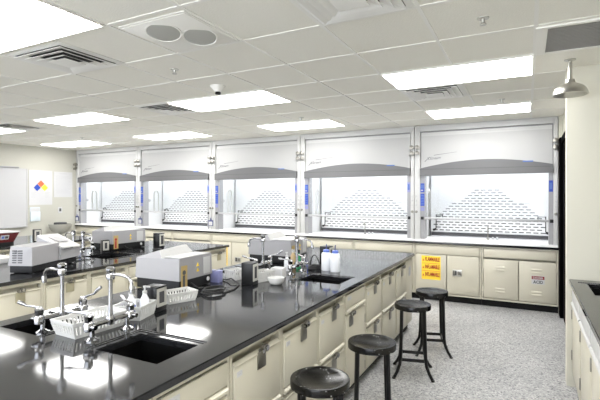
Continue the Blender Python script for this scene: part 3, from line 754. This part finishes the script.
# ------------------------------------------------------------------ baskets
def basket(x, y, L, W, H, rz, label, m='basket'):
    t = thing('basket', label, 'basket', (x, y, ZT), rz, 'slotted plastic baskets'); k = .86
    def ring(b, z0, z1, th, n=1.):
        f0, f1 = k+(1-k)*z0/H, k+(1-k)*z1/H
        for (ax, ay, bx, by) in ((-1, -1, 1, -1), (1, -1, 1, 1), (1, 1, -1, 1), (-1, 1, -1, -1)):
            o = lambda px, py, f, e: (px*(L/2*f+e), py*(W/2*f+e))
            p = [(*o(ax, ay, f0, 0), z0), (*o(bx, by, f0, 0), z0), (*o(bx, by, f0, -th), z0), (*o(ax, ay, f0, -th), z0)]
            q = [(*o(ax, ay, f1, 0), z1), (*o(bx, by, f1, 0), z1), (*o(bx, by, f1, -th), z1), (*o(ax, ay, f1, -th), z1)]
            b.hexa(p, q)
    b = B(m); b.box(-L/2*k, L/2*k, -W/2*k, W/2*k, 0, .004)
    ring(b, 0, H*.25, .003); ring(b, H*.82, H, .004); 
    za, zb = H*.24, H*.83
    fa, fb = k+(1-k)*za/H, k+(1-k)*zb/H
    def bars(n, along):
        for i in range(n+1):
            u = -1+2*i/n; wd = .55*(L if along == 'x' else W)/n/2
            for s in (-1, 1):
                P = []
                for f, z in ((fa, za), (fb, zb)):
                    if along == 'x': c = (u*(L/2*f-.004), s*(W/2*f)); P.append([(c[0]-wd, c[1]-s*.003, z), (c[0]+wd, c[1]-s*.003, z), (c[0]+wd, c[1], z), (c[0]-wd, c[1], z)])
                    else: c = (s*(L/2*f), u*(W/2*f-.004)); P.append([(c[0]-s*.003, c[1]-wd, z), (c[0]-s*.003, c[1]+wd, z), (c[0], c[1]+wd, z), (c[0], c[1]-wd, z)])
                b.hexa(P[0], P[1])
    bars(max(6, int(L/.022)), 'x'); bars(max(5, int(W/.022)), 'y'); b.build('body', t)
    r = B(m); ring(r, H, H+.006, .008); r.build('rim', t)
    return t
basket(-2.045, 1.55, .19, .32, .075, -.05, 'long white slotted basket between the two nearest faucets')
basket(-2.035, 1.835, .18, .185, .075, .3, 'white slotted basket holding soap bottles beside the black speaker box')
basket(-2.085, 2.245, .15, .22, .062, -.35, 'cream slotted basket in front of the centre bench instrument')
basket(-1.965, 3.085, .13, .20, .075, -.25, 'small white basket right of the second black speaker box')
basket(-2.19, 3.06, .13, .15, .075, -.2, 'small white basket left of the second black speaker box')

# soap bottles in the basket
def pump_bottle(x, y, z, label, h=.12, blue=True):
    t = thing('pump_bottle', label, 'bottle', (x, y, z), random.random()*6, 'soap pump bottles')
    b = B('plastic'); b.lathe([(.024, 0), (.026, .006), (.026, h*.7), (.014, h*.9), (.012, h)], n=18); b.build('bottle_body', t)
    if blue: B('soapblue').lathe([(.0265, h*.06), (.0265, h*.5)], n=18, caps=False).build('blue_label', t)
    b = B('inswhite'); b.lathe([(.014, h), (.014, h+.014), (.005, h+.016), (.005, h+.034), (.010, h+.035), (.010, h+.044)], n=12); b.tube([(0, 0, h+.04), (.032, 0, h+.036)], .005, 8); b.build('pump', t)
pump_bottle(-2.065, 1.835, ZT+.0045, 'pump bottle with blue liquid standing in the white basket')
pump_bottle(-2.025, 1.90, ZT+.0045, 'clear pump bottle beside the blue one in the white basket', blue=False)
pump_bottle(-2.0, 3.60, ZT, 'clear pump bottle standing between the two far faucets', h=.13, blue=False)
# corrugated hose
pts = [(-2.16, 2.11, ZT+.10), (-2.15, 2.06, ZT+.085), (-2.14, 2.02, ZT+.05), (-2.115, 1.99, ZT+.028), (-2.08, 1.978, ZT+.020)]
h_ = B('hosegrey'); seg = []
for i in range(len(pts)-1):
    for k in range(8): seg.append(Vector(pts[i]).lerp(Vector(pts[i+1]), k/8))
h_.tube(seg, [.019 if k % 2 else .015 for k in range(len(seg))], 12); tag(h_.build('corrugated_hose'), 'grey corrugated hose beside the black speaker box nearest the camera', 'hose')

# ------------------------------------------------------------------ black speaker boxes
def speaker_box(x, y, rz, label, w=.105, d=.10, h=.152, z=ZT):
    """framed face looks local +x"""
    t = thing('speaker_box', label, 'speaker', (x, y, z), rz, 'small black boxes with silver framed faces')
    B('black').box(-d, 0, -w/2, w/2, 0, h, .004).build('cabinet', t)
    b = B('silver'); a = w/2-.008; z0, z1 = .03, h-.012
    b.box(0, .004, -a, -a+.02, z0, z1); b.box(0, .004, a-.02, a, z0, z1); b.box(0, .004, -a+.02, a-.02, z0, z0+.02); b.box(0, .004, -a+.02, a-.02, z1-.02, z1); b.build('face_frame', t)
    B('slot').box(0, .0015, -a+.02, a-.02, z0+.02, z1-.02).build('opening', t)
    return t
speaker_box(-1.990, 2.00, .12, 'black speaker box with silver framed face nearest the camera, behind the nearest sink')
speaker_box(-1.913, 2.93, .1, 'black speaker box with silver face before the bowl on the centre bench', w=.10, h=.175)
speaker_box(-1.70, 3.95, .0, 'black speaker box behind the two blue capped wash bottles', w=.10, h=.21)
speaker_box(-4.60, 3.70, -.45, 'black speaker box with silver frame in front of the far left bench instrument', h=.155, w=.085)
speaker_box(-4.34, 4.37, .1, 'black speaker box near the far end of the left bench', h=.20, w=.11)
speaker_box(-6.45, 4.00, -.3, 'black speaker box on the furthest left bench under the posters', h=.20, w=.10, d=.08)

# ------------------------------------------------------------------ instruments
def spectrometer(x, y, rz, label, W=.43, L=.39, pr='printdark'):
    """near right corner at local (0,0): body spans x[-W,0], y[0,L]"""
    t = thing('spectrometer', label, 'lab instrument', (x, y, ZT), rz, 'grey benchtop instruments with charcoal bases')
    B('char').box(-W+.008, -.008, .008, L-.008, .006, .085, .006).build('base', t)
    b = B('char')
    for px in (-W+.05, -.05):
        for py in (.05, L-.05): b.lathe([(.018, 0), (.018, .008)], (px, py, 0), 12)
    b.build('foot', t)
    b = B('insgrey'); b.hexa([(-W, 0, .082), (0, 0, .082), (0, L, .082), (-W, L, .082)], [(-W+.006, .006, .232), (-.004, .004, .246), (-.004, L-.006, .246), (-W+.006, L-.006, .234)]); b.build('housing', t)
    b = B('insgrey'); b.hexa([(-W+.008, .012, .234), (-W+.25, .012, .240), (-W+.25, L-.02, .241), (-W+.008, L-.02, .234)], [(-W+.185, .03, .288), (-W+.215, .03, .290), (-W+.195, L-.04, .304), (-W+.165, L-.04, .302)]); ld = b.build('sample_lid', t)
    b = B('inswhite'); b.hexa([(-W+.252, .010, .241), (-W+.256, .010, .241), (-W+.256, L-.018, .242), (-W+.252, L-.018, .242)], [(-W+.214, .028, .292), (-W+.220, .028, .292), (-W+.200, L-.038, .306), (-W+.194, L-.038, .306)]); b.build('lid_panel', ld)
    b = B('inswhite'); b.box(-W+.265, -.012, .02, L-.02, .246, .250, .001); b.build('top_cover', t)
    q = B('gold').box(-.001, .003, .02, .085, .02, .19).build('port_label', t)
    b = B(pr); b.box(.003, .0036, .035, .06, .03, .12); b.lathe([(.018, .003), (.018, .0038)], (0, .05, .14), 14, 'x'); b.build('port_print', q)
    for zz in (.165, .125):
        q = B('yellow'); q.prism([(L*.5, zz), (L*.5+.03, zz), (L*.5+.015, zz+.028)], 'x', -.004, .0012); q = q.build('warning_triangle', t)
        B('printdark').prism([(L*.5+.012, zz+.005), (L*.5+.018, zz+.005), (L*.5+.016, zz+.019)], 'x', .0010, .0018).build('warning_mark', q)
    B('inswhite').box(-.004, .002, L*.72, L*.92, .095, .225, .002).build('side_panel', t)
    b = B('hosegrey'); b.tube([(0, L*.85, .05), (.006, L*.85, .05)], .016, 12); b.build('connector', t)
    b = B('cable'); b.tube([(-.005, L*.35, .05), (.03, L*.35, .03), (.05, L*.4, .012), (.06, L*.5, .008)], .006, 8); b.build('lead', t)
    return t
spectrometer(-2.235, 2.42, .03, 'large grey instrument with sloped white lid on the centre bench, behind the cream basket')
spectrometer(-4.68, 3.86, -.06, 'grey instrument with red and tan side label at the far half of the left bench', L=.52, pr='red')
spectrometer(-2.13, 3.92, .06, 'grey instrument with charcoal base at the far end of the centre bench, behind faucets', W=.50, L=.42)

t = thing('spectrophotometer', 'grey instrument with side vents and raised sloping lid on the near left bench', 'lab instrument', (-3.952, 2.40, ZT), .40)
# local: length along +y (0..0.70), depth along -x (0..-.34)
B('char').box(-.22, -.008, .008, .70, .006, .072, .006).build('base', t)
b = B('char')
for px in (-.19, -.05):
    for py in (.06, .63): b.lathe([(.02, 0), (.02, .008)], (px, py, 0), 12)
b.build('foot', t)
b = B('insgrey'); b.hexa([(-.23, 0, .07), (0, 0, .07), (0, .40, .07), (-.23, .40, .07)], [(-.22, .02, .245), (-.006, .006, .238), (-.006, .40, .238), (-.22, .40, .245)]); b.build('housing', t)
b = B('insgrey'); b.hexa([(-.23, .38, .07), (.02, .38, .07), (.02, .71, .07), (-.23, .71, .07)], [(-.23, .38, .30), (.02, .39, .185), (.02, .71, .165), (-.23, .71, .29)]); b.build('compartment', t)
b = B('inswhite'); b.hexa([(-.22, .375, .297), (.035, .385, .180), (.035, .70, .165), (-.22, .70, .288)], [(-.22, .375, .312), (.035, .385, .195), (.035, .70, .18), (-.22, .70, .303)]); ld = b.build('sloping_lid', t)
b = B('insgrey'); b.hexa([(-.16, .46, .283), (-.05, .46, .238), (-.05, .62, .232), (-.16, .62, .276)], [(-.16, .46, .286), (-.05, .46, .241), (-.05, .62, .235), (-.16, .62, .279)]); b.build('keypad', ld)
b = B('printdark'); b.box(.034, .04, .42, .56, .172, .178); b.build('lid_seam', ld)
b = B('printdark')
for zz in range(6):
    for k in range(2): b.box(-.19+k*.055, -.15+k*.055, -.002, .004+.003*zz, .095+zz*.021, .104+zz*.021)
b.build('vent_slot', t)

# cable coils
def coil(x, y, n, r, label, ry=None, rz=0, z=ZT):
    pts = []; ry = ry or r*.8
    for k in range(n*20+1):
        a = 2*PI*k/20; rr = 1-.10*math.sin(k*.37)-.04*(k/20)
        px, py = rr*r*math.cos(a), rr*ry*math.sin(a)
        pts.append((x+px*math.cos(rz)-py*math.sin(rz), y+px*math.sin(rz)+py*math.cos(rz), z+.006+.010*(k/20)))
    b = B('cable'); b.tube(pts, .0055, 8)
    return b
b = coil(-2.02, 2.55, 3, .075, '', .10); b.tube([(-1.945, 2.55, ZT+.006), (-1.95, 2.70, ZT+.006), (-2.02, 2.86, ZT+.006), (-2.14, 2.92, ZT+.03), (-2.20, 2.94, ZT+.012), (-2.30, 2.96, ZT+.006)], .0055, 8)
tag(b.build('cable_coil'), 'black cable coiled on the bench beside the centre instrument', 'cable')
b = coil(-1.80, 3.80, 3, .062, '', .08)
pts = [(-1.86+.12*(k/12), 3.80, ZT+.02+.115*math.sin(PI*(k/12)**.8)) for k in range(13)]; b.tube(pts, .006, 8)
tag(b.build('cable_coil'), 'black cable coil with a raised loop behind the far sink', 'cable')
b = coil(-4.20, 4.15, 2, .06, ''); tag(b.build('cable_coil'), 'thin dark cable looped beside the left bench far instrument', 'cable')

# small things on the centre bench
t = thing('tissue_box', 'violet blue carton standing at the far corner of the centre instrument', 'box', (-2.25, 2.875, ZT), .1)
B('violet').box(-.055, .035, -.03, .03, 0, .095, .003).build('carton', t); B('printdark').box(-.02, .0, -.0305, .0305, .0955, .0965).build('opening', t)
t = thing('bowl', 'small round white bowl standing in front of the far faucet', 'bowl', (-1.775, 3.02, ZT))
B('basket').lathe([(.035, 0), (.052, .010), (.064, .035), (.066, .055), (.062, .055), (.058, .036), (.045, .014), (.001, .010)], n=28).build('bowl_body', t)
t = thing('carton', 'small white carton between the far faucets', 'box', (-1.90, 3.28, ZT), .1)
B('paper').box(-.06, .05, -.045, .045, 0, .085, .003).build('box_body', t); B('print').box(-.06, .05, -.002, .002, .085, .0856).build('flap_seam', t)
def wash_bottle(x, y, label, s=1.):
    t = thing('wash_bottle', label, 'bottle', (x, y, ZT), 0, 'blue capped wash bottles')
    b = B('plastic'); b.lathe([(.044*s, 0), (.047*s, .008), (.047*s, .15), (.040*s, .165), (.026*s, .172)], n=22); b.build('bottle_body', t)
    B('soapblue').lathe([(.030*s, .170), (.030*s, .192), (.012*s, .198)], n=18).build('cap', t)
    b = B('navy'); b.tube([(0, 0, .19), (0, 0, .235), (.004, 0, .245)], .005, 8); b.build('stem', t)
    b = B('print')
    b.tube([(.0475*s, -.02, .13), (.0482*s, .0, .105), (.0475*s, .012, .09), (.0482*s, 0, .06)], .0015, 5); b.build('graduation_mark', t)
wash_bottle(-1.685, 3.80, 'blue capped wash bottle, left of the pair at the end of the centre bench')
wash_bottle(-1.58, 3.765, 'blue capped wash bottle, right of the pair at the end of the centre bench')
t = thing('reagent_bottle', 'slender green glass bottle behind the far faucet', 'bottle', (-1.95, 3.74, ZT))
B('green').lathe([(.022, 0), (.024, .005), (.024, .10), (.011, .13), (.010, .16)], n=18).build('bottle_body', t); B('black').lathe([(.013, .155), (.013, .185)], n=14).build('cap', t)
B('paper').lathe([(.0245, .03), (.0245, .075)], n=18, caps=False).build('paper_label', t)
t = thing('reagent_bottle', 'tan labelled bottle left of the slender green one', 'bottle', (-2.02, 3.76, ZT))
B('amber').lathe([(.022, 0), (.024, .005), (.024, .12), (.013, .14), (.012, .155)], n=18).build('bottle_body', t); B('inswhite').lathe([(.014, .153), (.014, .178)], n=14).build('cap', t)

# red tub on far left bench
t = thing('dish_tub', 'dark red plastic tub with white rim at the left edge of the photo', 'tub', (-6.62, 3.42, ZT))
b = B('redtub'); a, c = .30, .24
b.hexa([(-a*.8, -c*.8, .05), (a*.8, -c*.8, .05), (a*.8, c*.8, .05), (-a*.8, c*.8, .05)], [(-a, -c, .19), (a, -c, .19), (a, c, .19), (-a, c, .19)]); b.build('tub_body', t)
B('black').box(-a*.82, a*.82, -c*.82, c*.82, 0, .06, .004).build('base', t)
B('paper').box(-a-.01, a+.01, -c-.01, c+.01, .188, .205, .005).build('rim', t)
q = B('paper').hexa([(a*.885+.002, .0, .10), (a*.885+.004, .0, .10), (a*.885+.004, .11, .10), (a*.885+.002, .11, .10)], [(a*.955+.002, .0, .16), (a*.955+.005, .0, .16), (a*.955+.005, .11, .16), (a*.955+.002, .11, .16)]).build('sticker', t)
q2 = B('soapblue'); q2.hexa([(a*.90+.004, .015, .112), (a*.90+.006, .015, .112), (a*.90+.006, .05, .112), (a*.90+.004, .05, .112)], [(a*.94+.004, .015, .145), (a*.94+.007, .015, .145), (a*.94+.007, .05, .145), (a*.94+.004, .05, .145)]); q2.build('sticker_print', q)
q2 = B('printdark'); q2.hexa([(a*.90+.004, .06, .112), (a*.90+.006, .06, .112), (a*.90+.006, .10, .112), (a*.90+.004, .10, .112)], [(a*.94+.004, .06, .145), (a*.94+.007, .06, .145), (a*.94+.007, .10, .145), (a*.94+.004, .10, .145)]); q2.build('sticker_print', q)
b = B('inswhite'); t = thing('instrument_tray', 'low white tray unit beside the vented instrument at the left photo edge', 'tray', (-4.95, 2.66, ZT))
b.box(-.26, .14, -.16, .12, 0, .055, .008); b.build('tray_body', t); b = B('printdark'); b.tube([(.14, .05, .02), (.19, .08, .05), (.20, .10, .08), (.16, .12, .10)], .008, 8); b.build('lead', t)

# eyewash bowl on the left wall corner
t = thing('eyewash', 'grey round eyewash bowl standing on a pipe in the far left corner', 'eyewash', (-9.33, 6.30, 0))
b = B('bowl'); b.lathe([(.06, .75), (.10, .76), (.19, .82), (.235, .92), (.24, .97), (.225, .97), (.17, .86), (.08, .80), (.001, .795)], n=32); b.build('bowl', t)
b = B('slot'); b.lathe([(.13, .90), (.13, 1.0), (.12, 1.005)], n=28); b.build('dust_cover', t)
b = B('bowl'); b.lathe([(.13, 0), (.13, .02), (.045, .04), (.045, .76)], n=20); b.build('pedestal', t)
b = B('steel'); b.tube([(-.04, 0, .70), (-.335, 0, .70)], .018, 10); b.build('supply_pipe', t)

# ------------------------------------------------------------------ left wall: board, posters, holder
t = thing('whiteboard', 'whiteboard with tray on the left wall, cut by the photo edge', 'whiteboard', (XL, 4.55, 0))
B('board').box(.004, .02, -1.21, 1.19, .96, 2.19).build('writing_surface', t)
b = B('rail'); b.box(0, .03, -1.23, 1.21, .93, .96); b.box(0, .024, -1.23, -1.21, .93, 2.19); b.box(0, .024, 1.19, 1.21, .93, 2.19); b.build('frame', t)
B('trimgrey').box(0, .045, -1.23, 1.02, 2.19, 2.225, .004).build('map_rail', t)
B('rail').box(.02, .10, -1.0, 1.16, .93, .945).build('pen_tray', t)
def poster(y0, y1, z0, z1, label, diamond):
    t = thing('poster', label, 'poster', (XL, (y0+y1)/2, (z0+z1)/2), 0); hy, hz = (y1-y0)/2, (z1-z0)/2
    B('paper').box(-.002, .006, -hy, hy, -hz, hz).build('sheet', t)
    b = B('print')
    def line(ya, yb, z, th=.006): b.box(.006, .0068, ya, yb, z-th/2, z+th/2)
    if diamond:
        line(-hy*.45, hy*.45, hz*.80, .018); line(-hy*.25, hy*.25, hz*.66, .010)
        for sy, sz in ((-1, 1), (1, 1), (-1, -1), (1, -1)):
            b.build('printing', t); b = B('print')
            for k in range(5): line(sy*hy*.58-hy*.24, sy*hy*.58+hy*.2-(k % 2)*.03, (hz*.40 if sz > 0 else -hz*.28)-k*.026)
        b.build('printing', t)
        r = .085; c0 = -.0
        for nm, mm, dy, dz in (('red_diamond', 'orange', 0, r/1.0), ('blue_diamond', 'blue', -r, 0), ('yellow_diamond', 'yellow', r, 0), ('white_diamond', 'paper', 0, -r)):
            q = B(mm); q.prism([(dy/1.0, dz+c0-r*.94), (dy+r*.94, dz+c0), (dy, dz+c0+r*.94), (dy-r*.94, dz+c0)], 'x', .0062, .0074); q.build(nm, t)
    else:
        line(-hy*.4, hy*.4, hz*.85, .012)
        for k in range(15): line(-hy*.82, hy*(.82-.25*((k*7) % 3 == 0)), hz*.66-k*hz*.095, .006)
        b.build('printing', t)
poster(5.80, 6.33, 1.40, 2.17, 'white hazard poster with coloured diamond on the left wall', True)
poster(6.37, 6.83, 1.57, 2.16, 'white poster of printed text next to the hazard diamond poster', False)
t = thing('document_holder', 'pale blue grey document holder on the wall below the diamond poster', 'document holder', (XL, 5.93, 1.19))
b = B('holder'); b.box(-.002, .012, -.11, .11, -.15, .16); b.box(.012, .03, -.11, .11, -.15, .06, .003); b.build('pocket', t); B('paper').box(.012, .016, -.10, .10, .06, .14).build('sheet', t)
t = thing('wall_outlet', 'small dark fixture on the wall above the eyewash bowl', 'outlet', (XL, 6.52, 1.27))
B('paper').box(0, .006, -.05, .05, -.07, .07, .002).build('cover_plate', t); B('slot').box(.006, .02, -.022, .022, -.03, .04, .003).build('socket', t)
t = thing('wall_valve', 'pair of small knobs high on the left wall beside the leftmost hood', 'valve', (XL, 6.86, 2.30))
for zz in (.05, -.05):
    B('darksteel').lathe([(.012, 0), (.012, .02), (.03, .025), (.028, .045)], (0, 0, zz), 12, 'x').build('knob', t)

# ------------------------------------------------------------------ stools
def stool(label):
    t = thing('lab_stool', label, 'stool', (0, 0, 0), 0, 'black metal lab stools beside the centre bench')
    H = .63; R = .162
    b = B('stool'); b.lathe([(.001, H-.012), (.06, H-.0115), (.12, H-.006), (R-.012, H+.001), (R-.003, H), (R, H-.006), (R, H-.040), (R-.004, H-.042), (R-.004, H-.016), (.001, H-.020)], n=40, caps=False); b.build('seat', t)
    z1 = .135
    for k in range(4):
        a = PI/4+PI/2*k; c, s = math.cos(a), math.sin(a)
        def P(r, z): return (c*r, s*r, z)
        b = B('black'); b.tube([P(.138, H-.02), P(.142, .45), P(.152, z1+.03), P(.164, z1-.03), P(.195, .05), P(.232, .008)], [.0155, .0155, .0155, .0145, .014, .014], 8)
        b.lathe([(.016, 0), (.016, .012)], P(.234, 0), 10); b.build('leg', t)
    q = [( .148*math.cos(PI/4+PI/2*k), .148*math.sin(PI/4+PI/2*k)) for k in range(4)]
    for k in range(4):
        (xa, ya), (xb, yb) = q[k], q[(k+1) % 4]
        b = B('black'); d_ = Vector((xb-xa, yb-ya, 0)).normalized(); n_ = Vector((-d_.y, d_.x, 0))*.003
        A, C = Vector((xa, ya, z1)), Vector((xb, yb, z1))
        b.hexa([A-n_, C-n_, C+n_, A+n_], [v+Vector((0, 0, .028)) for v in (A-n_, C-n_, C+n_, A+n_)]); b.build('stretcher', t)
    return t
s0 = stool('black metal stool nearest the camera, cut by the bottom edge of the photo')
s0.location = (-.998, 2.165, 0); s0.rotation_euler = (0, 0, .55)
for x, y, r, l in ((-.933, 2.865, .35, 'second nearest black metal stool, tucked close to the bench drawers'),
                   (-.926, 4.03, .25, 'third nearest black metal stool, just in front of the furthest one'),
                   (-.876, 4.67, .3, 'furthest black metal stool, in front of the yellow sign cabinet')):
    dup(s0, (x, y, 0), r, l)

# ------------------------------------------------------------------ world / view
w = bpy.data.worlds.new('world'); scene.world = w; w.use_nodes = True
w.node_tree.nodes['Background'].inputs[0].default_value = (.9, .93, 1, 1); w.node_tree.nodes['Background'].inputs[1].default_value = 3.1
scene.cycles.diffuse_bounces = 10; scene.cycles.max_bounces = 16
vs = scene.view_settings
vs.view_transform = 'Standard'; vs.look = 'None'; vs.gamma = 1; vs.use_curve_mapping = False; vs.exposure = 1.3
